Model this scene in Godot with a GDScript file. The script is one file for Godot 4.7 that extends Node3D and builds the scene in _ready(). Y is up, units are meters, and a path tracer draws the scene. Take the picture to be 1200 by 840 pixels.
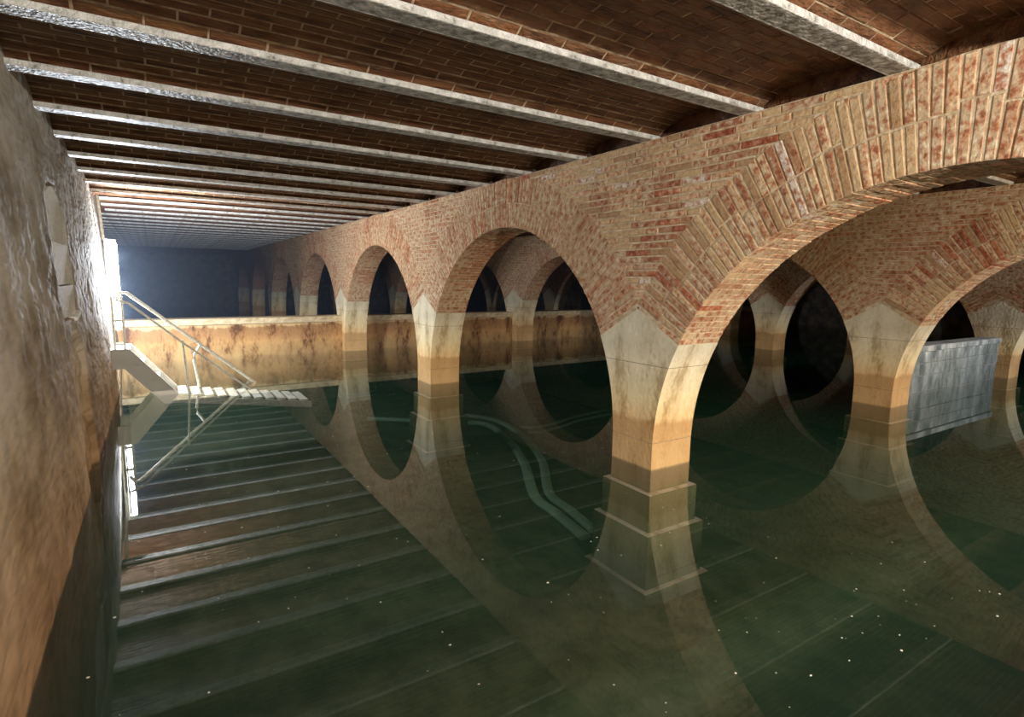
extends Node3D
# A flooded underground brick reservoir: arcades of brick arches on stone piers, a ceiling of brick vaults
# on white steel beams, a rendered side wall with a tube lamp and a white stair going down into green water.
# Metres; the water surface is y = 0, the aisles run along -z, the arcades stand side by side along +x.

const TOP := 2.6            # underside of the beams and top of the arcade walls
const FLOOR_Y := -1.0
const PITCH := 4.3          # arch to arch
const ARCH_R := 1.92        # intrados radius
const ARCH_Y := 0.17        # springing height
const RING := 0.52          # thickness of the two brick rings
const THICK := 0.46         # arcade thickness
const AISLE := 4.4
const FACE := 3.31          # aisle face of the first arcade
const STONE_A := 27.0       # the stone skewback ends at this angle
const BEAM_0 := -1.52
const BEAM_STEP := 0.88
const FAR_Z := -34.0
const NEAR_Z := 7.0

var rng := RandomNumberGenerator.new()
var bricks: Array = []
var vault_bricks: Array = []
var M := {}
var mesh_cache := {}


# ---------------------------------------------------------------- mesh collector
class MB:
	var v := PackedVector3Array()
	var n := PackedVector3Array()
	var c := PackedColorArray()
	var tint := Color.WHITE
	var use_tint := false

	func tri(a: Vector3, b: Vector3, d: Vector3) -> void:
		var nn := (b - a).cross(d - a).normalized()
		v.append(a); v.append(d); v.append(b)
		n.append(nn); n.append(nn); n.append(nn)
		if use_tint:
			c.append(tint); c.append(tint); c.append(tint)

	func quad(a: Vector3, b: Vector3, d: Vector3, e: Vector3) -> void:
		tri(a, b, d)
		tri(a, d, e)

	func tri_n(a: Vector3, b: Vector3, d: Vector3, na: Vector3, nb: Vector3, nd: Vector3) -> void:
		v.append(a); v.append(d); v.append(b)
		n.append(na); n.append(nd); n.append(nb)

	func box(t: Transform3D, size: Vector3) -> void:
		var h := size / 2
		var p := []
		for k in 8:
			p.append(t * Vector3(h.x if k & 1 else -h.x, h.y if k & 2 else -h.y, h.z if k & 4 else -h.z))
		quad(p[4], p[5], p[7], p[6])
		quad(p[1], p[0], p[2], p[3])
		quad(p[5], p[1], p[3], p[7])
		quad(p[0], p[4], p[6], p[2])
		quad(p[6], p[7], p[3], p[2])
		quad(p[0], p[1], p[5], p[4])

	func chamfer_box(t: Transform3D, size: Vector3, b: float) -> void:
		# a box whose front (+z) edges are bevelled by b
		var h := size / 2
		var f := []
		var m := []
		var k := []
		for s in [[-1, -1], [1, -1], [1, 1], [-1, 1]]:
			f.append(t * Vector3(s[0] * (h.x - b), s[1] * (h.y - b), h.z))
			m.append(t * Vector3(s[0] * h.x, s[1] * h.y, h.z - b))
			k.append(t * Vector3(s[0] * h.x, s[1] * h.y, -h.z))
		quad(f[0], f[1], f[2], f[3])
		for i in 4:
			var j := (i + 1) % 4
			quad(m[i], m[j], f[j], f[i])
			quad(k[i], k[j], m[j], m[i])

	func prism_x(poly: PackedVector2Array, x0: float, x1: float) -> void:
		# poly holds (z, y), extruded from x0 to x1
		var pts := poly
		if not Geometry2D.is_polygon_clockwise(pts):
			pts = poly.duplicate()
			pts.reverse()
		var ids := Geometry2D.triangulate_polygon(pts)
		for i in range(0, ids.size(), 3):
			var a := pts[ids[i]]
			var b := pts[ids[i + 1]]
			var d := pts[ids[i + 2]]
			var p0 := Vector3(x0, a.y, a.x)
			var p1 := Vector3(x0, b.y, b.x)
			var p2 := Vector3(x0, d.y, d.x)
			if (p1 - p0).cross(p2 - p0).x > 0:
				var q := p1; p1 = p2; p2 = q
			tri(p0, p1, p2)
			var o := Vector3(x1 - x0, 0, 0)
			tri(p0 + o, p2 + o, p1 + o)
		var mid := Vector2.ZERO
		for i in pts.size():
			var a := pts[i]
			var b := pts[(i + 1) % pts.size()]
			var a0 := Vector3(x0, a.y, a.x)
			var a1 := Vector3(x1, a.y, a.x)
			var b0 := Vector3(x0, b.y, b.x)
			var b1 := Vector3(x1, b.y, b.x)
			# clockwise in (z, y): the outside is on the left of a -> b
			var e := b - a
			var out := Vector3(0, e.x, -e.y)
			if (b0 - a0).cross(b1 - a0).dot(out) > 0:
				quad(a0, b0, b1, a1)
			else:
				quad(a0, a1, b1, b0)

	func tube(path: Array, r: float, sides := 8, squash := 1.0) -> void:
		var rings := []
		for i in path.size():
			var p: Vector3 = path[i]
			var d: Vector3 = ((path[mini(i + 1, path.size() - 1)] as Vector3) - (path[maxi(i - 1, 0)] as Vector3)).normalized()
			var up := Vector3.UP if absf(d.y) < 0.95 else Vector3.RIGHT
			var sx := d.cross(up).normalized()
			var sy := sx.cross(d).normalized()
			var ring := []
			for k in sides:
				var a := TAU * k / sides
				ring.append([p + sx * (cos(a) * r) + sy * (sin(a) * r * squash), (sx * cos(a) + sy * sin(a)).normalized()])
			rings.append(ring)
		for i in path.size() - 1:
			for k in sides:
				var k2 := (k + 1) % sides
				var a = rings[i][k]
				var b = rings[i][k2]
				var e = rings[i + 1][k2]
				var f = rings[i + 1][k]
				tri_n(a[0], e[0], b[0], a[1], e[1], b[1])
				tri_n(a[0], f[0], e[0], a[1], f[1], e[1])
		for end in [0, path.size() - 1]:
			for k in range(1, sides - 1):
				if end == 0:
					tri(rings[end][0][0], rings[end][k][0], rings[end][k + 1][0])
				else:
					tri(rings[end][0][0], rings[end][k + 1][0], rings[end][k][0])

	func done() -> ArrayMesh:
		var a := []
		a.resize(Mesh.ARRAY_MAX)
		a[Mesh.ARRAY_VERTEX] = v
		a[Mesh.ARRAY_NORMAL] = n
		if use_tint:
			a[Mesh.ARRAY_COLOR] = c
		var m := ArrayMesh.new()
		m.add_surface_from_arrays(Mesh.PRIMITIVE_TRIANGLES, a)
		return m


# ---------------------------------------------------------------- nodes
func numbered(called: String, parent: Node) -> String:
	if not parent.has_node(called):
		return called
	var key := str(parent.get_instance_id()) + called
	var k: int = mesh_cache.get(key, 0) + 1
	mesh_cache[key] = k
	return "%s_%03d" % [called, k]


func put(called: String, mesh: Mesh, mat: Material, parent: Node = self) -> MeshInstance3D:
	var o := MeshInstance3D.new()
	o.name = numbered(called, parent)
	o.mesh = mesh
	o.material_override = null
	o.set_surface_override_material(0, mat)
	o.cast_shadow = GeometryInstance3D.SHADOW_CASTING_SETTING_ON
	parent.add_child(o, true)
	return o


func base(called: String, at := Vector3.ZERO) -> Node3D:
	var o := Node3D.new()
	o.name = numbered(called, self)
	o.position = at
	add_child(o, true)
	return o


func tag(o: Node, label: String, category: String, group := "", kind := "") -> Node:
	o.set_meta("label", label)
	o.set_meta("category", category)
	if group:
		o.set_meta("group", group)
	if kind:
		o.set_meta("kind", kind)
	return o


# ---------------------------------------------------------------- materials
func ramp(cols: Array, stops: Array) -> Gradient:
	var g := Gradient.new()
	var c := PackedColorArray()
	for x in cols:
		c.append(Color8(x[0], x[1], x[2]))
	g.colors = c
	g.offsets = PackedFloat32Array(stops)
	return g


func noise_tex(freq: float, oct: int, sd: int, g: Gradient = null, size := 512, kind := FastNoiseLite.TYPE_SIMPLEX_SMOOTH) -> NoiseTexture2D:
	var f := FastNoiseLite.new()
	f.noise_type = kind
	f.frequency = freq
	f.fractal_octaves = oct
	f.fractal_gain = 0.6
	f.seed = sd
	var t := NoiseTexture2D.new()
	t.width = size
	t.height = size
	t.seamless = true
	t.noise = f
	if g:
		t.color_ramp = g
	return t


func mat(tex: Texture2D, scale: Vector3, rough := 0.85, bump: Texture2D = null, bump_cm := 0.3, tint := Color.WHITE) -> StandardMaterial3D:
	var m := StandardMaterial3D.new()
	m.albedo_color = tint
	m.albedo_texture = tex
	m.roughness = rough
	m.metallic_specular = 0.4
	m.uv1_triplanar = true
	m.uv1_world_triplanar = true
	m.uv1_triplanar_sharpness = 6.0
	m.uv1_scale = scale
	if bump:
		m.heightmap_enabled = true
		m.heightmap_texture = bump
		m.heightmap_scale = bump_cm
	return m


func plain(c: Color, rough := 0.5, metal := 0.0) -> StandardMaterial3D:
	var m := StandardMaterial3D.new()
	m.albedo_color = c
	m.roughness = rough
	m.metallic = metal
	return m


func band_tex(stops: Array, blotch: Gradient, sd: int, wobble: float, streak: float, span := 5.0, y_low := -1.2) -> ImageTexture:
	# Mineral stains laid down by the water at its levels, and a painted-in dimming below the surface: colours by height (metres), with a wavering edge, blotches and runs.
	# The texture spans `span` metres in height from y_low and 4 m across.
	var w := 256
	var h := 640
	var im := Image.create(w, h, false, Image.FORMAT_RGB8)
	var f := FastNoiseLite.new()
	f.seed = sd
	f.frequency = 1.0
	f.fractal_octaves = 4
	f.fractal_gain = 0.6
	for py in h:
		var y := y_low + span * (1.0 - (py + 0.5) / h)
		for px in w:
			var a := TAU * px / w
			var cx := cos(a) * 2.2
			var cz := sin(a) * 2.2
			var big := f.get_noise_3d(cx, y * 1.3 + 7.0, cz)
			var fine := f.get_noise_3d(cx * 9.0, y * 9.0, cz * 9.0)
			var run := f.get_noise_3d(cx * 8.0, y * 0.45 + 31.0, cz * 8.0)
			var wob := wobble * clampf(absf(y) / 0.35, 0.06, 1.0)
			var yy := y + wob * big + wob * 0.25 * fine
			var col: Color = stops[0][1]
			for k in range(1, stops.size()):
				var lo: float = stops[k - 1][0]
				var hi: float = stops[k][0]
				if yy >= hi:
					col = stops[k][1]
				elif yy >= lo:
					col = (stops[k - 1][1] as Color).lerp(stops[k][1], (yy - lo) / (hi - lo))
					break
				else:
					break
			var bc := blotch.sample(clampf(0.5 + 0.75 * big + 0.35 * fine + streak * run, 0, 1))
			im.set_pixel(px, py, Color(col.r * bc.r * 1.0, col.g * bc.g, col.b * bc.b))
	return ImageTexture.create_from_image(im)


func band_mat(tex: Texture2D, rough: float, bump: Texture2D, bump_cm: float, span := 5.0, y_low := -1.2) -> StandardMaterial3D:
	var m := mat(tex, Vector3(0.25, 1.0 / span, 0.25), rough, bump, bump_cm)
	# v = -(y * scale + offset); the top row of the picture (v = 0) is y_low + span
	m.uv1_offset = Vector3(0, -(y_low + span) / span, 0)
	return m


func c8(r: int, g: int, b: int) -> Color:
	return Color8(r, g, b)


func make_materials() -> void:
	var grain := noise_tex(0.06, 5, 3)
	var pits := noise_tex(0.18, 4, 9)
	var film := noise_tex(0.034, 5, 11, ramp([[150, 96, 68], [178, 126, 94], [194, 162, 128], [202, 178, 146], [222, 208, 182]], [0.16, 0.32, 0.48, 0.7, 0.9]))
	var red := noise_tex(0.034, 5, 12, ramp([[142, 78, 52], [178, 104, 70], [194, 132, 96], [212, 180, 148]], [0.18, 0.42, 0.6, 0.86]))
	var white := noise_tex(0.034, 5, 13, ramp([[166, 96, 70], [196, 160, 134], [226, 214, 200], [214, 196, 176]], [0.2, 0.4, 0.6, 0.9]))
	var tan := noise_tex(0.034, 5, 14, ramp([[182, 140, 104], [200, 168, 126], [208, 180, 140], [198, 172, 134]], [0.15, 0.42, 0.7, 0.95]))
	M.grain = grain
	for d in [[film, 1.0, 1.0, 1.0], [film, 0.92, 0.84, 0.8], [red, 1.0, 1.0, 1.0], [red, 0.95, 1.05, 1.1], [tan, 1.0, 1.0, 1.0], [tan, 0.88, 0.84, 0.82], [film, 1.06, 1.04, 1.02], [red, 0.9, 0.85, 0.86], [white, 1.0, 1.0, 1.0]]:
		bricks.append(mat(d[0], Vector3(0.9, 0.9, 0.9), 0.85, grain, 0.5, Color(d[1], d[2], d[3])))
	M.brick_mix = mat(film, Vector3(0.7, 0.7, 0.7), 0.86, grain, 0.5)
	M.brick_mix.vertex_color_use_as_albedo = true
	M.mortar = mat(noise_tex(0.02, 5, 15, ramp([[176, 150, 118], [206, 186, 154], [226, 212, 186]], [0.2, 0.55, 0.9])), Vector3(0.8, 0.8, 0.8), 0.9, grain, 0.4)
	# ceiling
	var vb := noise_tex(0.012, 5, 21, ramp([[92, 64, 48], [130, 92, 66], [152, 110, 80], [134, 108, 82], [184, 152, 120]], [0.15, 0.4, 0.6, 0.75, 0.95]))
	for d in [[1.0, 1.0, 1.0], [0.92, 0.9, 0.88], [1.06, 1.04, 1.02], [0.96, 0.98, 1.0]]:
		vault_bricks.append(mat(vb, Vector3(0.5, 0.9, 1.4), 0.5, grain, 0.7, Color(d[0] * 0.9, d[1] * 0.87, d[2] * 0.84)))
	M.vault_mix = mat(vb, Vector3(0.4, 0.9, 2.0), 0.5, grain, 0.7, Color(0.9, 0.87, 0.84))
	M.vault_mix.vertex_color_use_as_albedo = true
	M.vault_joint = mat(noise_tex(0.02, 5, 22, ramp([[140, 118, 94], [186, 164, 134], [214, 196, 166]], [0.2, 0.5, 0.85])), Vector3(0.8, 0.8, 0.8), 0.7, grain, 0.4)
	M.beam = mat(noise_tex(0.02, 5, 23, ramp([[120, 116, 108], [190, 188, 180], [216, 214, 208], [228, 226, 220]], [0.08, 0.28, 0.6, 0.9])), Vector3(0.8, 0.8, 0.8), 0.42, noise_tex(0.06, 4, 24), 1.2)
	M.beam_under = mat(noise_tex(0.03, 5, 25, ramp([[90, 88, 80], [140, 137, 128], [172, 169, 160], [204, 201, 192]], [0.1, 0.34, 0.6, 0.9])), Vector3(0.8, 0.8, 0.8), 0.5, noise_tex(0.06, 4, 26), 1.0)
	# stone of the piers: algae olive with the water's dimming painted in below the surface, a brown wet band, ochre, then pale lime, grey at the capitals
	var blotch := ramp([[196, 182, 160], [238, 231, 219], [255, 252, 246]], [0.06, 0.36, 0.8])
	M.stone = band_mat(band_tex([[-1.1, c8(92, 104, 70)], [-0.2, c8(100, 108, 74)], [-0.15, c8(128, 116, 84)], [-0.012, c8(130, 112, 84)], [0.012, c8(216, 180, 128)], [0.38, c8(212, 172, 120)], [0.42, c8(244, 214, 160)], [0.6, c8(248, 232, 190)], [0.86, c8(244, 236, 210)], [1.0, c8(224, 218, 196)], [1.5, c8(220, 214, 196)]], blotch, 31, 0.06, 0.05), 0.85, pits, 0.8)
	M.stone_joint = plain(c8(120, 96, 66), 0.95)
	# weir: ochre and rust, pale coping
	var rust := ramp([[136, 108, 88], [206, 184, 160], [238, 224, 204], [255, 246, 230]], [0.14, 0.32, 0.5, 0.9])
	M.weir = band_mat(band_tex([[-1.0, c8(170, 160, 130)], [-0.05, c8(196, 170, 126)], [0.1, c8(196, 168, 122)], [0.28, c8(212, 176, 124)], [0.42, c8(188, 148, 102)], [0.56, c8(176, 140, 98)], [0.58, c8(214, 190, 148)]], rust, 41, 0.07, -0.05), 0.7, grain, 0.4)
	M.coping = mat(noise_tex(0.02, 4, 42, ramp([[176, 154, 118], [204, 184, 146], [220, 206, 174]], [0.2, 0.5, 0.9])), Vector3(0.7, 0.7, 0.7), 0.75, grain, 0.3)
	# grey concrete partition
	var gb := ramp([[140, 146, 146], [200, 204, 202], [255, 255, 255]], [0.1, 0.5, 0.95])
	M.grey = band_mat(band_tex([[-1.0, c8(120, 128, 124)], [0.0, c8(150, 158, 156)], [0.4, c8(176, 184, 182)], [0.58, c8(188, 194, 192)], [0.6, c8(216, 220, 218)]], gb, 51, 0.1, 0.2), 0.8, pits, 0.3)
	# the rendered side wall: the dark of the submerged part painted in, brown where the water has stood, grey above
	var wb := ramp([[176, 166, 152], [216, 210, 200], [240, 236, 228], [255, 253, 248]], [0.12, 0.4, 0.62, 0.92])
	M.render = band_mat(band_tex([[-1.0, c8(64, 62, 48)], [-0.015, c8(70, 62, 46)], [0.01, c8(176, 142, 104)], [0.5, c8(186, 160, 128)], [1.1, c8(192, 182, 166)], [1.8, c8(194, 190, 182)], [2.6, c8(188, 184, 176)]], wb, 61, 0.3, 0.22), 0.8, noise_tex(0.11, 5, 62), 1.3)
	M.render.uv1_scale = Vector3(0.25, 0.2, 0.07)
	M.dark_wall = mat(noise_tex(0.01, 5, 63, ramp([[90, 84, 76], [140, 128, 112]], [0.2, 0.8])), Vector3(0.4, 0.4, 0.4), 0.9)
	M.dark_deck = mat(noise_tex(0.01, 5, 66, ramp([[44, 42, 40], [70, 66, 62]], [0.2, 0.8])), Vector3(0.4, 0.4, 0.4), 0.9)
	M.panel = mat(noise_tex(0.03, 5, 64, ramp([[206, 204, 186], [238, 236, 224], [248, 247, 240]], [0.1, 0.35, 0.9])), Vector3(1.2, 1.2, 1.2), 0.8, grain, 0.5)
	M.floor = mat(noise_tex(0.012, 5, 71, ramp([[76, 86, 62], [94, 104, 76], [110, 118, 88]], [0.2, 0.5, 0.85])), Vector3(0.35, 0.35, 0.35), 0.9, grain, 0.6)
	M.white_paint = mat(noise_tex(0.02, 4, 81, ramp([[200, 196, 176], [228, 226, 210], [240, 238, 228]], [0.15, 0.5, 0.9])), Vector3(1.5, 1.5, 1.5), 0.45)
	M.lightened_paint = plain(c8(244, 242, 230), 0.45)  # white lightened to make up for light missing on the stringers
	M.pipe = plain(c8(170, 214, 180), 0.6)
	M.fleck = plain(c8(226, 222, 206), 0.8)


# ---------------------------------------------------------------- arcade
func brick_mesh(key: String, size: Vector3, bevel: float) -> ArrayMesh:
	if not mesh_cache.has(key):
		var b := MB.new()
		b.chamfer_box(Transform3D(Basis(), Vector3(0, 0, -size.z / 2)), size, bevel)
		mesh_cache[key] = b.done()
	return mesh_cache[key]


func pick(where: Vector3, bias := 0.0) -> int:
	var f: FastNoiseLite = M.patch
	var p := f.get_noise_3dv(where) + rng.randf_range(-0.42, 0.42) + bias
	if rng.randf() < 0.025:
		return 8
	if p < -0.28: return 4
	if p < -0.1: return 6
	if p < 0.06: return 0
	if p < 0.18: return 5
	if p < 0.3: return 1
	if p < 0.42: return 3
	if p < 0.55: return 2
	return 7


const TINTS := [[1.0, 1.0, 1.0], [0.92, 0.82, 0.76], [0.9, 0.68, 0.58], [0.9, 0.74, 0.66], [1.0, 0.98, 0.94], [0.9, 0.86, 0.82], [1.06, 1.04, 1.02], [0.8, 0.6, 0.52], [1.15, 1.2, 1.25]]


func lay(parent: Node, join: MB, key: String, size: Vector3, t: Transform3D, bias := 0.0) -> void:
	# one brick: a part of its own, or a block of the joined part
	var w := pick(t.origin * 1.0, bias)
	if join == null:
		var k := rng.randi_range(0, 1)
		var jitter := Transform3D(Basis.from_euler(Vector3(rng.randf_range(-0.006, 0.006), rng.randf_range(-0.006, 0.006), rng.randf_range(-0.006, 0.006))), Vector3(0, 0, rng.randf_range(-0.003, 0.002)))
		var me := brick_mesh("%s%d" % [key, k], size * (1.0 if k == 0 else 0.985), 0.004 if k == 0 else 0.006)
		var o := put("brick", me, bricks[w], parent)
		o.transform = t * jitter
	else:
		var s: float = rng.randf_range(0.9, 1.08)
		var q: Array = TINTS[w]
		join.tint = Color(q[0] * s, q[1] * s, q[2] * s)
		join.chamfer_box(t * Transform3D(Basis(), Vector3(0, 0, -size.z / 2 + rng.randf_range(-0.003, 0.002))), size, 0.004)


func ring_poly(zc: float, r0: float, r1: float, a0: float, a1: float, steps: int) -> PackedVector2Array:
	var p := PackedVector2Array()
	for i in steps + 1:
		var a := lerpf(a0, a1, float(i) / steps)
		p.append(Vector2(zc + r0 * cos(a), ARCH_Y + r0 * sin(a)))
	for i in range(steps, -1, -1):
		var a := lerpf(a0, a1, float(i) / steps)
		p.append(Vector2(zc + r1 * cos(a), ARCH_Y + r1 * sin(a)))
	return p


func arch(root: Node, x: float, zc: float, singly: bool, built: bool, bias: float, soffit_red: float) -> void:
	var a0 := deg_to_rad(STONE_A)
	var a1 := PI - a0
	var b := MB.new()
	b.prism_x(ring_poly(zc, ARCH_R + 0.006, ARCH_R + RING, a0, a1, 40), x + 0.006, x + THICK - 0.006)
	if not built:
		b = MB.new()
		b.prism_x(ring_poly(zc, ARCH_R, ARCH_R + RING, a0, a1, 28), x, x + THICK)
		b.use_tint = false
		put("arch_ring", b.done(), bricks[1], root)
		return
	var part := put("arch_ring", b.done(), M.mortar, root)
	# bricks on the face that the photograph shows large are laid one by one, the soffit and the rest joined
	var rest := MB.new()
	rest.use_tint = true
	var n := roundi((a1 - a0) * (ARCH_R + 0.1) / 0.055)
	var step := (a1 - a0) / n
	for i in n:
		var a := a0 + (i + 0.5) * step
		var er := Vector3(0, sin(a), cos(a))
		var join: MB = null if singly and a > deg_to_rad(74.0) else rest
		var tang := Vector3(0, cos(a), -sin(a))
		var c := Vector3(x, ARCH_Y, zc)
		var odd := i % 2 == 1
		var th := step * (ARCH_R + 0.08) - 0.009
		var long_in: float = 0.255 if (i / 3) % 4 != 1 else 0.3
		# inner ring: bricks through the thickness, seen on the soffit; the first one also on the face
		var cuts := [0.0, 0.255, THICK] if not odd else [0.0, 0.125, 0.335, THICK]
		for k in cuts.size() - 1:
			var d0: float = cuts[k]
			var d1: float = cuts[k + 1]
			var w := d1 - d0 - 0.008
			var t := Transform3D(Basis(Vector3(1, 0, 0), -tang, -er), c + er * ARCH_R + Vector3((d0 + d1) / 2, 0, 0))
			if k == 0:
				# the face brick
				var tf := Transform3D(Basis(er, tang, Vector3(-1, 0, 0)), c + er * (ARCH_R + long_in / 2))
				lay(part, join, "face%d_%d" % [roundi(long_in * 1000), roundi(d1 * 1000)], Vector3(long_in - 0.006, th, w), tf, bias)
			else:
				lay(part, rest, "soffit%d" % roundi(w * 1000), Vector3(w, th, 0.06), t, bias + soffit_red)
		# outer ring
		var th2 := step * (ARCH_R + 0.36) - 0.009
		var r0 := ARCH_R + long_in + 0.006
		var lo := RING - long_in - 0.008
		if i == 0 or i == n - 1:
			continue
		var t2 := Transform3D(Basis(er, tang, Vector3(-1, 0, 0)), c + er * (r0 + lo / 2))
		lay(part, join, "outer%d" % roundi(lo * 1000), Vector3(lo, th2, 0.08), t2, bias)
	var o := put("brickwork", rest.done(), M.brick_mix, part)
	o.set_meta("kind", "stuff")


func spandrel(root: Node, x: float, z_mid: float, singly: bool, built: bool, bias: float) -> void:
	# the brickwork between two arches: z_mid is the middle of the pier
	var R := ARCH_R + RING
	var half := PITCH / 2
	var b := MB.new()
	var n := 26
	var y0 := ARCH_Y + sqrt(R * R - half * half) + 0.005
	var inset := 0.006 if built else 0.0
	var poly := PackedVector2Array()
	var other := PackedVector2Array()
	for i in n + 1:
		var y := lerpf(y0, TOP, float(i) / n)
		var w := half - sqrt(maxf(R * R - pow(y - ARCH_Y, 2), 0.0))
		poly.append(Vector2(z_mid + w, y))
		other.append(Vector2(z_mid - w, y))
	other.reverse()
	other.remove_at(other.size() - 1)
	poly.append_array(other)
	b.prism_x(poly, x + inset, x + THICK - inset)
	var part := put("spandrel", b.done(), M.mortar if built else bricks[1], root)
	if not built:
		return
	var join: MB = null
	if not singly:
		join = MB.new()
		join.use_tint = true
	var rows := roundi((TOP - y0) / 0.056)
	var rh := (TOP - y0) / rows
	for i in rows:
		var y := y0 + (i + 0.5) * rh
		var w := half - sqrt(maxf(R * R - pow(y + rh * 0.3 - ARCH_Y, 2), 0.0))
		w = minf(w, half - 0.02)
		var z := z_mid - w + 0.004
		var first := true
		while z < z_mid + w - 0.02:
			var l := 0.262
			if first:
				l = 0.262 * (0.5 if i % 2 else 1.0) * rng.randf_range(0.75, 1.0)
				first = false
			if rng.randf() < 0.28:
				l = 0.13
			var z1 := minf(z + l, z_mid + w - 0.004)
			if z_mid + w - z1 < 0.05:
				z1 = z_mid + w - 0.004
			var t := Transform3D(Basis(Vector3(0, 0, 1), Vector3.UP, Vector3(-1, 0, 0)), Vector3(x, y, (z + z1) / 2))
			var lw := z1 - z - 0.009
			if singly:
				t.basis.x *= lw / 0.25
				lay(part, null, "stretcher", Vector3(0.25, rh - 0.011, 0.07), t, bias - 0.12)
			else:
				lay(part, join, "", Vector3(lw, rh - 0.011, 0.07), t, bias - 0.12)
			z = z1
	if join:
		var o := put("brickwork", join.done(), M.brick_mix, part)
		o.set_meta("kind", "stuff")


func pier(root: Node, x: float, z_mid: float, full: bool) -> void:
	var half := PITCH / 2
	var edge := func(y: float) -> float:
		return half - (ARCH_R if y <= ARCH_Y else sqrt(ARCH_R * ARCH_R - pow(y - ARCH_Y, 2)))
	var sa := deg_to_rad(STONE_A)
	var y_in := ARCH_Y + ARCH_R * sin(sa)
	var apex := ARCH_Y + half * tan(sa)
	var poly_for := func(ya: float, yb: float, top: bool, off: float) -> PackedVector2Array:
		var r := PackedVector2Array()
		var l := PackedVector2Array()
		var n := 8 if yb > ARCH_Y else 1
		for i in n + 1:
			var y := lerpf(ya, yb, float(i) / n)
			var w: float = edge.call(y) + off
			r.append(Vector2(z_mid + w, y))
			l.append(Vector2(z_mid - w, y))
		if top:
			r.append(Vector2(z_mid, apex + 0.035 + off))
		l.reverse()
		r.append_array(l)
		return r
	var core := MB.new()
	core.prism_x(poly_for.call(FLOOR_Y, y_in - 0.01, false, -0.006), x + 0.006, x + THICK - 0.006)
	var part := put("pier", core.done(), M.stone_joint, root)
	for d in [[FLOOR_Y, -0.505, 0.10], [-0.5, -0.19, 0.05], [-0.186, 0.222, 0.0], [0.226, 0.853, 0.0], [0.857, y_in, 0.0]]:
		var b := MB.new()
		b.prism_x(poly_for.call(d[0], d[1], d[1] == y_in, d[2]), x - d[2], x + THICK + d[2])
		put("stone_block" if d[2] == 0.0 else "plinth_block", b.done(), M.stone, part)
	var slab := MB.new()
	slab.box(Transform3D(Basis(), Vector3(x + THICK / 2, FLOOR_Y + 0.02, z_mid)), Vector3(THICK + 0.3, 0.04, THICK + 0.3))
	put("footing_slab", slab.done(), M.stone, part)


func arcade(x: float, shift: float, label: String, singles: Array, from: int, to: int, bias: float) -> void:
	var root := base("wall_arcade")
	tag(root, label, "brick arcade", "", "structure")
	for j in range(from, to - 1, -1):
		var zc := -1.15 + PITCH * j + shift
		var built := j >= -4
		pier(root, x, zc - PITCH / 2, built)
		arch(root, x, zc, ("arch%d" % j) in singles, built, bias, 0.5 if x == FACE and j == -1 else 0.12)
		spandrel(root, x, zc - PITCH / 2, ("span%d" % j) in singles, built, bias)
	var b := MB.new()
	var z0 := -1.15 + PITCH * from + shift + PITCH / 2
	b.box(Transform3D(Basis(), Vector3(x + THICK / 2, (TOP + 2.95) / 2 + 0.0, (z0 + FAR_Z) / 2)), Vector3(THICK - 0.3, 2.95 - TOP, z0 - FAR_Z))
	put("wall_head", b.done(), vault_bricks[1], root)


# ---------------------------------------------------------------- ceiling
func beam(x0: float, x1: float, z: float, label: String, group: String) -> void:
	var o := base("ceiling_beam", Vector3((x0 + x1) / 2, TOP, z))
	tag(o, label, "beam", group, "thing")
	var l := x1 - x0
	var b := MB.new()
	b.prism_x(PackedVector2Array([Vector2(-0.05, 0.002), Vector2(-0.046, 0), Vector2(0.046, 0), Vector2(0.05, 0.002), Vector2(0.05, 0.02), Vector2(0.046, 0.024), Vector2(-0.046, 0.024), Vector2(-0.05, 0.02)]), -l / 2, l / 2)
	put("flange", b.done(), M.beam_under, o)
	for e in [-1, 1]:
		var st := MB.new()
		st.chamfer_box(Transform3D(Basis(Vector3.UP, 0.0 if e > 0 else PI), Vector3(0, 0.017, e * 0.055)), Vector3(l, 0.034, 0.014), 0.003)
		put("edge_strip", st.done(), M.beam, o)
	var w := MB.new()
	w.box(Transform3D(Basis(), Vector3(0, 0.104, 0)), Vector3(l, 0.16, 0.03))
	put("web", w.done(), M.beam, o)


func vault_y(t: float) -> float:
	return TOP + 0.036 + 0.10 * (1.0 - pow(absf(2.0 * t - 1.0), 3))


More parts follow.
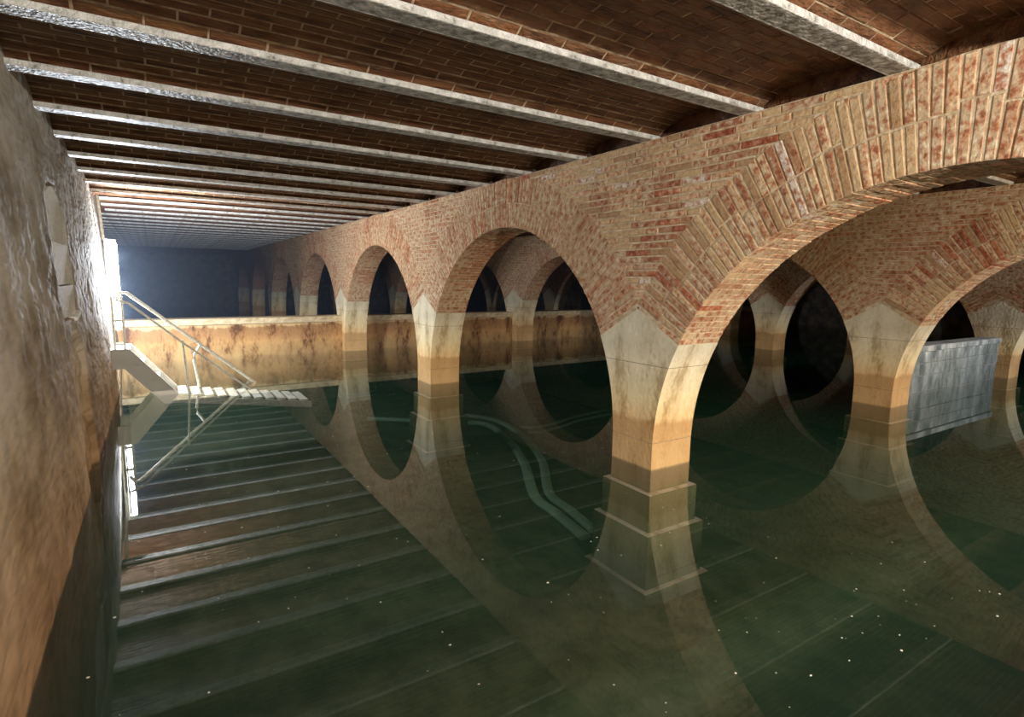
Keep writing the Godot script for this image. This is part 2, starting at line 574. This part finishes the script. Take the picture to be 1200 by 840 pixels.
func vault(ceiling: Node, z1: float, x0: float, x1: float, mode: int) -> void:
	# the shallow brick vault between the beam at z1 and the next one, BEAM_STEP nearer
	var b := MB.new()
	var n := 14
	var lift := 0.003
	for i in n:
		var ta := float(i) / n
		var tb := float(i + 1) / n
		var za := z1 + 0.02 + ta * (BEAM_STEP - 0.04)
		var zb := z1 + 0.02 + tb * (BEAM_STEP - 0.04)
		var ya := vault_y(ta) + lift
		var yb := vault_y(tb) + lift
		b.quad(Vector3(x0, ya, za), Vector3(x1, ya, za), Vector3(x1, yb, zb), Vector3(x0, yb, zb))
		b.quad(Vector3(x0, yb + 0.05, zb), Vector3(x1, yb + 0.05, zb), Vector3(x1, ya + 0.05, za), Vector3(x0, ya + 0.05, za))
	var part := put("vault", b.done(), M.vault_joint if mode > 0 else vault_bricks[1], ceiling)
	if mode == 0:
		return
	var join: MB = null
	if mode == 1:
		join = MB.new()
		join.use_tint = true
	for i in n:
		var ta := float(i) / n
		var tb := float(i + 1) / n
		var pa := Vector3(0, vault_y(ta), z1 + 0.02 + ta * (BEAM_STEP - 0.04))
		var pb := Vector3(0, vault_y(tb), z1 + 0.02 + tb * (BEAM_STEP - 0.04))
		var along := (pb - pa).normalized()
		var down := Vector3(1, 0, 0).cross(along)
		if down.y > 0: down = -down
		var yv := down.cross(Vector3(1, 0, 0)).normalized()
		var h := pa.distance_to(pb) - 0.011
		var from := x0
		if mode == 2:
			from = maxf(x0, M.vault_from)
		var x := from - (0.13 if i % 2 else 0.0)
		while x < x1:
			var xe := minf(x + 0.262, x1)
			if xe - x > 0.03:
				var t := Transform3D(Basis(Vector3(1, 0, 0), yv, down), (pa + pb) / 2 + Vector3((x + xe) / 2, 0, 0) + down * rng.randf_range(-0.002, 0.004))
				var lw := xe - x - 0.009
				if join == null:
					t.basis.x *= lw / 0.25
					var o := put("brick", brick_mesh("vaultbrick", Vector3(0.25, h, 0.03), 0.004), vault_bricks[rng.randi_range(0, 3)], part)
					o.transform = t
				else:
					var s := rng.randf_range(0.85, 1.1)
					join.tint = Color(s, s * rng.randf_range(0.94, 1.02), s * rng.randf_range(0.9, 1.0))
					join.chamfer_box(t * Transform3D(Basis(), Vector3(0, 0, -0.015)), Vector3(lw, h, 0.03), 0.004)
			x = xe
	if join:
		var o := put("brickwork", join.done(), M.vault_mix, part)
		o.set_meta("kind", "stuff")


# ---------------------------------------------------------------- side wall
func wall_x(y: float, z: float) -> float:
	# the foot runs straight; the top leans back, more so in the distance
	var foot := -0.455 - 0.10 * clampf((-9.2 - z) / 3.0, 0, 1)
	var top := -0.595 - 0.125 * clampf((-8.4 - z) / 4.2, 0, 1)
	return lerpf(foot, top, y / 2.6)


func in_niche(y: float, z: float) -> float:
	# 0 outside .. 1 inside, with a rounded head
	var u := (z + 5.22) / 0.42
	var head := 1.93 + 0.2 * sqrt(maxf(0.0, 1.0 - u * u))
	if absf(u) > 1.0 or y < 1.2 or y > head:
		return 0.0
	return 1.0


func in_chase(y: float, z: float) -> float:
	var mid := -5.24 + 0.1 * clampf((1.1 - y) / 1.1, 0, 1)
	var half := 0.34 + 0.05 * sin(y * 9.0)
	if y > 1.12 - absf(z - mid) * 0.4 or absf(z - mid) > half:
		return 0.0
	return 1.0


func side_wall() -> void:
	var f := FastNoiseLite.new()
	f.seed = 5
	f.frequency = 1.0
	f.fractal_octaves = 5
	var zs := []
	var z := NEAR_Z
	while z > -12.6:
		zs.append(z)
		z -= 0.03 if (z < -1.6 and z > -6.2) else (0.07 if z < 0 and z > -9 else 0.16)
	zs.append(-12.6)
	var ys := []
	for i in 106:
		ys.append(FLOOR_Y + (2.8 - FLOOR_Y) * i / 105.0)
	var g := []
	for zi in zs:
		var col := []
		for y in ys:
			var run: float = f.get_noise_3d(zi * 5.0, y * 0.5, 3.0)
			var lump: float = f.get_noise_3d(zi * 0.8, y * 2.2, 9.0)
			var d := 0.003 * run + 0.012 * lump + 0.004 * f.get_noise_3d(zi * 3.0, y * 8.0, 5.0)
			d = lerpf(d, -0.10, in_niche(y, zi))
			d -= 0.055 * in_chase(y, zi) * (0.7 + 0.5 * f.get_noise_2d(zi * 6.0, y * 6.0))
			col.append(Vector3(wall_x(y, zi) + d, y, zi))
		g.append(col)
	var b := MB.new()
	var nz := zs.size()
	var ny := ys.size()
	var nn := []
	for i in nz:
		var col := []
		for j in ny:
			var du: Vector3 = g[mini(i + 1, nz - 1)][j] - g[maxi(i - 1, 0)][j]
			var dv: Vector3 = g[i][mini(j + 1, ny - 1)] - g[i][maxi(j - 1, 0)]
			var q := du.cross(dv).normalized()
			col.append(q if q.x > 0 else -q)
		nn.append(col)
	for i in nz - 1:
		for j in ny - 1:
			b.tri_n(g[i][j], g[i + 1][j + 1], g[i][j + 1], nn[i][j], nn[i + 1][j + 1], nn[i][j + 1])
			b.tri_n(g[i][j], g[i + 1][j], g[i + 1][j + 1], nn[i][j], nn[i + 1][j], nn[i + 1][j + 1])
	# the far end and the back, which give the wall its thickness
	for j in ny - 1:
		var a: Vector3 = g[nz - 1][j]
		var c: Vector3 = g[nz - 1][j + 1]
		b.quad(a, Vector3(-3.2, a.y, a.z), Vector3(-3.2, c.y, c.z), c)
	b.quad(Vector3(-1.2, FLOOR_Y, NEAR_Z), Vector3(-1.2, 2.9, NEAR_Z), Vector3(-1.2, 2.9, -12.6), Vector3(-1.2, FLOOR_Y, -12.6))
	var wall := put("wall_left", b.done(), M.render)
	tag(wall, "rough rendered side wall, grey above and brown near the water, with vertical runs", "wall", "", "structure")
	# three pale blocks that close the slit
	for d in [[1.2, 1.42], [1.43, 1.72], [1.73, 2.15]]:
		var poly := PackedVector2Array()
		if d[1] > 2.0:
			for k in 13:
				var a := PI * k / 12.0
				poly.append(Vector2(-5.22 + 0.4 * cos(a), 1.92 + 0.195 * sin(a)))
			poly.append(Vector2(-5.62, d[0])); poly.append(Vector2(-4.82, d[0]))
		else:
			poly = PackedVector2Array([Vector2(-5.62, d[0]), Vector2(-4.82, d[0]), Vector2(-4.82, d[1]), Vector2(-5.62, d[1])])
		var p := MB.new()
		var xb := wall_x((d[0] + d[1]) / 2, -5.22)
		p.prism_x(poly, xb - 0.14, xb - 0.006)
		var o := put("niche_block", p.done(), M.panel, wall)
		o.set_meta("label", "pale plastered block closing the slit in the wall")
	var s := MB.new()
	s.box(Transform3D(Basis.from_euler(Vector3(0.12, 0, 0)), Vector3(wall_x(1.2, -5.5) - 0.02, 1.19, -5.5)), Vector3(0.08, 0.03, 0.3))
	put("sill", s.done(), M.panel, wall)


# ---------------------------------------------------------------- lamp, stair, pipes
func tube_lamp() -> void:
	var zl := -9.45
	var xl := wall_x(1.4, zl) - 0.01
	var o := base("tube_lamp", Vector3(xl, 1.37, zl))
	tag(o, "lit white tube lamp mounted upright on the side wall above the stair", "lamp")
	var h := MB.new()
	h.chamfer_box(Transform3D(Basis(Vector3.UP, PI / 2), Vector3(0.06, 0, 0)), Vector3(0.12, 1.24, 0.05), 0.01)
	put("housing", h.done(), M.white_paint, o)
	var glow := StandardMaterial3D.new()
	glow.albedo_color = Color(0.95, 0.97, 1.0)
	glow.emission_enabled = true
	glow.emission = Color(0.93, 0.96, 1.0)
	glow.emission_energy_multiplier = 30.0
	for k in 3:
		var t := MB.new()
		var yc := (k - 1) * 0.375
		t.tube([Vector3(0.14, yc - 0.185, 0), Vector3(0.14, yc + 0.185, 0)], 0.036, 14)
		put("glowing_tube", t.done(), glow, o)
		var l := OmniLight3D.new()
		l.name = "tube_light"
		l.position = Vector3(0.14, yc, 0)
		l.light_color = Color(0.93, 0.96, 1.0)
		l.light_energy = LAMP / 3.0
		l.light_size = 0.03
		l.omni_range = 60
		l.omni_attenuation = 2.0
		l.shadow_enabled = true
		o.add_child(l, true)
	for y in [-0.59, 0.59]:
		var e := MB.new()
		e.box(Transform3D(Basis(), Vector3(0.12, y, 0)), Vector3(0.1, 0.05, 0.07))
		put("end_cap", e.done(), M.white_paint, o)
	var c := MB.new()
	c.tube([Vector3(0.03, 0.6, -0.02), Vector3(0.0, 1.2, -0.02)], 0.02, 8)
	put("conduit", c.done(), M.white_paint, o)


var LAMP := 9.0


func stair() -> void:
	var zn := -8.3
	var zf := -8.95
	var o := base("steel_stair", Vector3(0.1, 0, (zn + zf) / 2))
	tag(o, "white painted steel stair going down from the side wall into the water", "stair")
	var off := -o.position
	var P := func(x: float, y: float, z: float) -> Vector3:
		return Vector3(x, y, z) + off
	var flat := func(pts: Array, z0: float, z1: float) -> ArrayMesh:
		# a plate in the x-y plane
		var b := MB.new()
		var n := pts.size()
		for i in n:
			var p: Vector2 = pts[i]
			var q: Vector2 = pts[(i + 1) % n]
			b.quad(P.call(p.x, p.y, z0), P.call(q.x, q.y, z0), P.call(q.x, q.y, z1), P.call(p.x, p.y, z1))
		var ids := Geometry2D.triangulate_polygon(PackedVector2Array(pts))
		for i in range(0, ids.size(), 3):
			for z in [z0, z1]:
				var a: Vector3 = P.call(pts[ids[i]].x, pts[ids[i]].y, z)
				var c: Vector3 = P.call(pts[ids[i + 1]].x, pts[ids[i + 1]].y, z)
				var e: Vector3 = P.call(pts[ids[i + 2]].x, pts[ids[i + 2]].y, z)
				if ((c - a).cross(e - a).z > 0) == (z == maxf(z0, z1)):
					b.tri(a, c, e)
				else:
					b.tri(a, e, c)
		return b.done()
	var string := [Vector2(-0.62, 0.6), Vector2(-0.29, 0.6), Vector2(0.2, 0.0), Vector2(0.2, -0.12), Vector2(0.04, -0.12), Vector2(-0.36, 0.36), Vector2(-0.62, 0.36)]
	for z in [zn, zf]:
		put("stringer", flat.call(string, z, z - 0.03), M.lightened_paint, o)
		put("lower_stringer", flat.call([Vector2(0.2, -0.03), Vector2(1.85, -0.27), Vector2(1.85, -0.36), Vector2(0.2, -0.12)], z, z - 0.03), M.white_paint, o)
	var slab := func(x0: float, x1: float, y: float) -> void:
		var b := MB.new()
		b.box(Transform3D(Basis(), P.call((x0 + x1) / 2, y, (zn + zf) / 2 - 0.015)), Vector3(x1 - x0, 0.025, zn - zf - 0.02))
		put("tread", b.done(), M.white_paint, o)
	var b0 := MB.new()
	b0.box(Transform3D(Basis(), P.call(-0.45, 0.59, (zn + zf) / 2 - 0.015)), Vector3(0.33, 0.03, zn - zf + 0.0))
	put("landing", b0.done(), M.white_paint, o)
	for k in 2:
		slab.call(-0.27 + 0.157 * k, -0.15 + 0.157 * k, 0.4 - 0.2 * k)
	for k in 11:
		slab.call(0.2 + 0.15 * k, 0.3 + 0.15 * k, -0.02 - 0.0225 * k)
	# rails with their posts
	var r := MB.new()
	r.tube([P.call(-0.40, 1.21, zn), P.call(-0.27, 1.17, zn), P.call(0.274, 0.663, zn), P.call(1.05, -0.03, zn)], 0.013, 8)
	put("handrail", r.done(), M.white_paint, o)
	r = MB.new()
	r.tube([P.call(-0.42, 1.2, zf), P.call(-0.37, 1.28, zf), P.call(-0.304, 1.279, zf), P.call(1.011, 0.117, zf), P.call(1.2, -0.05, zf)], 0.021, 8)
	put("handrail", r.done(), M.white_paint, o)
	r = MB.new()
	r.tube([P.call(0.274, 0.69, zn), P.call(0.318, -0.05, zn)], 0.013, 8)
	put("post", r.done(), M.white_paint, o)
	r = MB.new()
	r.tube([P.call(0.52, 0.567, zf), P.call(0.43, 0.42, zf), P.call(0.42, 0.34, zf), P.call(0.47, -0.05, zf)], 0.018, 8)
	put("post", r.done(), M.white_paint, o)
	for x in [-0.44, -0.34]:
		r = MB.new()
		r.tube([P.call(x, 0.6, zn - 0.1), P.call(x, 1.25, zn - 0.1)], 0.014, 8)
		put("gate_post", r.done(), M.white_paint, o)
	for y in [0.66, 0.95]:
		r = MB.new()
		r.box(Transform3D(Basis(), P.call(-0.39, y, zn - 0.1)), Vector3(0.1, 0.03, 0.02))
		put("gate_bar", r.done(), M.white_paint, o)


func pipe(path: Array, r: float, label: String) -> void:
	var c := Curve3D.new()
	for i in path.size():
		var p := Vector3(path[i][0], FLOOR_Y + r * 0.55, path[i][1])
		var a: Array = path[maxi(i - 1, 0)]
		var b: Array = path[mini(i + 1, path.size() - 1)]
		var d := Vector3(b[0] - a[0], 0, b[1] - a[1]) * 0.16
		c.add_point(p, -d, d)
	c.bake_interval = 0.08
	var pts := []
	for p in c.get_baked_points():
		pts.append(p)
	var m := MB.new()
	m.tube(pts, r, 10, 0.55)
	tag(put("drain_pipe", m.done(), M.pipe), label, "pipe", "pale pipes under water")


func ordinal(k: int) -> String:
	var names := ["first", "second", "third", "fourth", "fifth", "sixth", "seventh", "eighth", "ninth", "tenth", "eleventh", "twelfth", "thirteenth", "fourteenth", "fifteenth", "sixteenth", "seventeenth", "eighteenth", "nineteenth", "twentieth"]
	return names[k] if k < names.size() else ("twenty-" + names[k - 20] if k < 29 else "thirtieth")


func lamp_globe(at: Vector3, energy: float, col: Color, label: String) -> void:
	var o := base("ceiling_lamp", at)
	tag(o, label, "lamp", "lamps under the ceiling")
	var s := SphereMesh.new()
	s.radius = 0.09
	s.height = 0.18
	var glow := StandardMaterial3D.new()
	glow.albedo_color = Color.WHITE
	glow.emission_enabled = true
	glow.emission = col
	glow.emission_energy_multiplier = 10.0
	put("lamp_globe", s, glow, o)
	var h := MB.new()
	h.tube([Vector3(0, 0.1, 0), Vector3(0, TOP - at.y, 0)], 0.015, 8)
	put("lamp_stem", h.done(), M.white_paint, o)
	var l := OmniLight3D.new()
	l.name = "globe_light"
	l.light_color = col
	l.light_energy = energy
	l.light_size = 0.08
	l.omni_range = 60
	l.omni_attenuation = 2.0
	l.shadow_enabled = true
	o.add_child(l, true)


func _ready() -> void:
	rng.seed = 20240
	# ---- camera
	var cam := Camera3D.new()
	cam.name = "camera"
	cam.fov = 65.25
	cam.near = 0.05
	cam.far = 120
	var yaw := 0.56819
	var pitch := 0.13631
	var roll := 0.0156
	var fwd := Vector3(sin(yaw) * cos(pitch), -sin(pitch), -cos(yaw) * cos(pitch))
	var right := Vector3(cos(yaw), 0, sin(yaw))
	var up := right.cross(fwd)
	cam.transform = Transform3D(Basis(right * cos(roll) + up * sin(roll), up * cos(roll) - right * sin(roll), -fwd), Vector3(0, 1.5, 0))
	add_child(cam)
	cam.current = true
	# ---- environment: no daylight comes in
	var we := WorldEnvironment.new()
	we.name = "environment"
	var env := Environment.new()
	env.background_mode = Environment.BG_COLOR
	env.background_color = Color(0, 0, 0)
	env.tonemap_mode = Environment.TONE_MAPPER_LINEAR
	env.tonemap_exposure = 1.0
	env.sdfgi_enabled = true
	env.ssao_enabled = true
	env.ssil_enabled = true
	env.volumetric_fog_enabled = true
	env.volumetric_fog_density = 0.0
	we.environment = env
	add_child(we)
	# ---- lamps of the place
	M.patch = FastNoiseLite.new()
	M.patch.seed = 77
	M.patch.frequency = 1.1
	make_materials()
	LAMP = 13.0
	lamp_globe(Vector3(1.5, 2.2, 2.4), 24.0, Color(1.0, 0.98, 0.94), "round lamp under the ceiling of the near aisle")
	lamp_globe(Vector3(5.9, 2.2, 2.4), 15.0, Color(1.0, 0.93, 0.82), "round lamp under the ceiling of the middle aisle")
	lamp_globe(Vector3(11.4, 2.2, 1.2), 14.0, Color(0.95, 0.97, 1.0), "round lamp under the ceiling of the third aisle")

	# ---- the shell
	var b := MB.new()
	b.box(Transform3D(Basis(), Vector3(9.0, FLOOR_Y - 0.15, (NEAR_Z + FAR_Z) / 2)), Vector3(26, 0.3, NEAR_Z - FAR_Z))
	tag(put("floor", b.done(), M.floor), "silty green floor of the reservoir under the water", "floor", "", "structure")
	b = MB.new()
	b.box(Transform3D(Basis(), Vector3(9.0, 3.05, (NEAR_Z + FAR_Z) / 2)), Vector3(26, 0.2, NEAR_Z - FAR_Z))
	var ceiling := put("ceiling", b.done(), M.vault_joint)
	tag(ceiling, "ceiling of shallow brown brick vaults between white beams", "ceiling", "", "structure")
	for n in range(-9, 37):
		var z1 := BEAM_0 - BEAM_STEP * n
		var mode := 1
		if n < -1 or n > 9:
			mode = 0
		if n >= 0 and n <= 1:
			mode = 2
			M.vault_from = [1.6, 0.2][n]
		vault(ceiling, z1, -0.75 if z1 > -12.6 else -3.4, FACE + 0.1, mode)
		vault(ceiling, z1, FACE + THICK - 0.1, FACE + AISLE + 0.1, 1 if n > -2 and n < 5 else 0)
		vault(ceiling, z1, FACE + AISLE + THICK - 0.1, 21.8, 0)
	for d in [["wall_front", Vector3(9, 0.9, NEAR_Z + 0.1), Vector3(26, 4.4, 0.2), "dark end wall behind the viewer"], ["wall_back", Vector3(9, 0.9, FAR_Z - 0.1), Vector3(26, 4.4, 0.2), "dark far end wall of the reservoir"], ["wall_right", Vector3(21.9, 0.9, -13.5), Vector3(0.2, 4.4, 41), "dark side wall beyond the last arcade"], ["wall_left_far", Vector3(-3.3, 0.9, -23.3), Vector3(0.2, 4.4, 21.4), "dark side wall of the chamber beyond the weir"]]:
		b = MB.new()
		b.box(Transform3D(Basis(), d[1]), d[2])
		tag(put(d[0], b.done(), M.dark_wall), d[3], "wall", "", "structure")
	side_wall()
	arcade(FACE, 0.0, "nearest arcade of wide brick arches on pale stone piers", ["arch0", "span0"], 1, -6, -0.02)
	arcade(FACE + AISLE, -0.17, "second arcade of brick arches, seen through the nearest one", ["arch0"], 1, -6, 0.1)
	arcade(FACE + 2 * AISLE, -0.3, "third arcade of brick arches, dim behind the second", [], 1, -5, 0.1)
	arcade(FACE + 3 * AISLE, -0.4, "last arcade of brick arches in the dark", [], 1, -4, 0.1)

	# ---- weir across the aisles
	var weir := base("weir_wall", Vector3(8, 0, -12.1))
	weir.rotation.y = 0.05
	tag(weir, "low rust-stained weir wall with a pale coping across the reservoir", "weir", "", "structure")
	b = MB.new()
	b.box(Transform3D(Basis(), Vector3(1.0, -0.2, -0.2)), Vector3(21.5, 1.63, 0.4))
	put("weir_body", b.done(), M.weir, weir)
	b = MB.new()
	b.chamfer_box(Transform3D(Basis(), Vector3(1.0, 0.675, -0.19)), Vector3(21.5, 0.12, 0.44), 0.012)
	put("coping", b.done(), M.coping, weir)
	var part := base("partition_wall", Vector3(10.3, 0, -3.65))
	tag(part, "low grey concrete partition between the second and third arcades", "partition", "", "structure")
	for d in [[-1.0, -0.02, 0.2], [-0.012, 0.245, 0.196], [0.25, 0.425, 0.21], [0.43, 0.6, 0.2]]:
		b = MB.new()
		b.chamfer_box(Transform3D(Basis(), Vector3(0, (d[0] + d[1]) / 2, 0)), Vector3(4.1, d[1] - d[0], d[2]), 0.006)
		put("concrete_course", b.done(), M.grey, part)
	b = MB.new()
	b.box(Transform3D(Basis(), Vector3(0, -0.2, 0)), Vector3(4.08, 1.6, 0.17))
	put("core", b.done(), M.stone_joint, part)
	b = MB.new()
	b.chamfer_box(Transform3D(Basis(), Vector3(0, 0.64, 0.0)), Vector3(4.16, 0.09, 0.26), 0.01)
	put("coping", b.done(), M.grey, part)

	# ---- the walkway that the viewer stands on, with its rail
	var walk := base("walkway", Vector3(4.4, 0, 0))
	tag(walk, "concrete walkway with a rail on which the viewer stands", "walkway", "", "structure")
	b = MB.new()
	b.box(Transform3D(Basis(), Vector3(0, 0.55, 1.75)), Vector3(9.6, 0.1, 3.0))
	put("deck", b.done(), M.dark_deck, walk)
	b = MB.new()
	b.box(Transform3D(Basis(), Vector3(-2.9, 1.03, 0.3)), Vector3(3.7, 0.07, 0.05))
	put("rail", b.done(), M.white_paint, walk)

	# ---- water
	var sheet := PlaneMesh.new()
	sheet.size = Vector2(25.2, 41)
	var wm := StandardMaterial3D.new()
	wm.transparency = BaseMaterial3D.TRANSPARENCY_ALPHA
	wm.albedo_color = Color(0.6, 0.8, 0.7, 0.02)
	wm.roughness = 0.0
	wm.metallic_specular = 0.46
	var surf := put("water_surface", sheet, wm)
	surf.position = Vector3(9.2, 0, -13.5)
	tag(surf, "still clear green water flooding the reservoir", "water", "", "stuff")
	var murk := FogVolume.new()
	murk.name = "water_murk"
	murk.shape = RenderingServer.FOG_VOLUME_SHAPE_BOX
	murk.size = Vector3(25, 0.99, 40.8)
	murk.position = Vector3(9.2, -0.5, -13.5)
	var fm := FogMaterial.new()
	fm.albedo = Color(0.13, 0.34, 0.22)
	fm.density = 0.35
	murk.material = fm
	tag(murk, "green tint of the water between surface and floor", "water", "", "stuff")
	add_child(murk)

	# ---- things
	for n in range(-2, 28):
		var z := BEAM_0 - BEAM_STEP * n
		var where := "white edged steel ceiling beam over the near aisle, %s one counting back from the viewer" % ordinal(n) if n >= 0 else "steel ceiling beam over the viewer, %s the camera" % ("just above" if n == -1 else "just behind")
		beam(-0.62 if z > -12.6 else -3.2, FACE + 0.08, z, where, "beams over the near aisle")
	for n in range(-1, 11):
		var w2 := "steel ceiling beam behind the nearest arcade, %s one counting back from the front" % ordinal(n + 1)
		beam(FACE + THICK - 0.08, FACE + AISLE + 0.08, BEAM_0 - BEAM_STEP * n, w2, "beams over the middle aisle")
	tube_lamp()
	stair()
	pipe([[3.1, -9.6], [4.3, -8.62], [4.75, -8.2], [4.52, -7.1], [4.15, -6.15], [3.6, -5.1], [3.52, -4.6], [3.42, -3.98]], 0.066, "long pale pipe on the floor curving past the stone pier, nearer of two")
	pipe([[4.75, -9.0], [5.02, -8.5], [5.0, -7.75], [4.82, -7.05], [4.42, -6.1], [3.81, -5.1], [3.71, -4.6], [3.6, -4.05]], 0.06, "long pale pipe on the floor curving past the stone pier, farther of two")
	pipe([[5.12, -7.5], [5.3, -7.4], [5.75, -7.5], [6.4, -7.7], [7.4, -7.85]], 0.035, "thin pale pipe branching right on the floor, nearer of two")
	pipe([[5.2, -7.85], [5.4, -7.68], [5.85, -7.75], [6.45, -7.95], [7.4, -8.12]], 0.035, "thin pale pipe branching right on the floor, farther of two")
	# faint haze added for the glow round the tube lamp and out past the weir
	var glow_haze := FogVolume.new()
	glow_haze.name = "glow_haze"
	glow_haze.shape = RenderingServer.FOG_VOLUME_SHAPE_BOX
	glow_haze.size = Vector3(14, 2.5, 24.6)
	glow_haze.position = Vector3(3.8, 1.3, -20.6)
	var mf := FogMaterial.new()
	mf.albedo = Color(0.8, 0.88, 1.0)
	mf.density = 0.008
	glow_haze.material = mf
	tag(glow_haze, "faint bluish haze added for the glow around the tube lamp and in the dark beyond the weir", "glow_haze", "", "stuff")
	add_child(glow_haze)
	# flecks that float on the water
	var fl := SphereMesh.new()
	fl.radius = 0.5
	fl.height = 0.5
	fl.radial_segments = 8
	fl.rings = 4
	var mm := MultiMesh.new()
	mm.transform_format = MultiMesh.TRANSFORM_3D
	mm.mesh = fl
	var spots := []
	for k in 280:
		var z := -0.8 - 7.5 * pow(rng.randf(), 1.5)
		spots.append(Vector3(rng.randf_range(-0.35, 3.2 + 0.3 * absf(z)), 0.001, z))
	mm.instance_count = spots.size()
	for k in spots.size():
		var s := rng.randf_range(0.004, 0.011)
		mm.set_instance_transform(k, Transform3D(Basis(Vector3.UP, rng.randf() * TAU).scaled(Vector3(s * rng.randf_range(0.6, 1.6), s * 0.5, s)), spots[k]))
	var mi := MultiMeshInstance3D.new()
	mi.name = "floating_flecks"
	mi.multimesh = mm
	mi.material_override = M.fleck
	tag(mi, "small pale flecks floating on the green water", "debris", "", "stuff")
	add_child(mi)
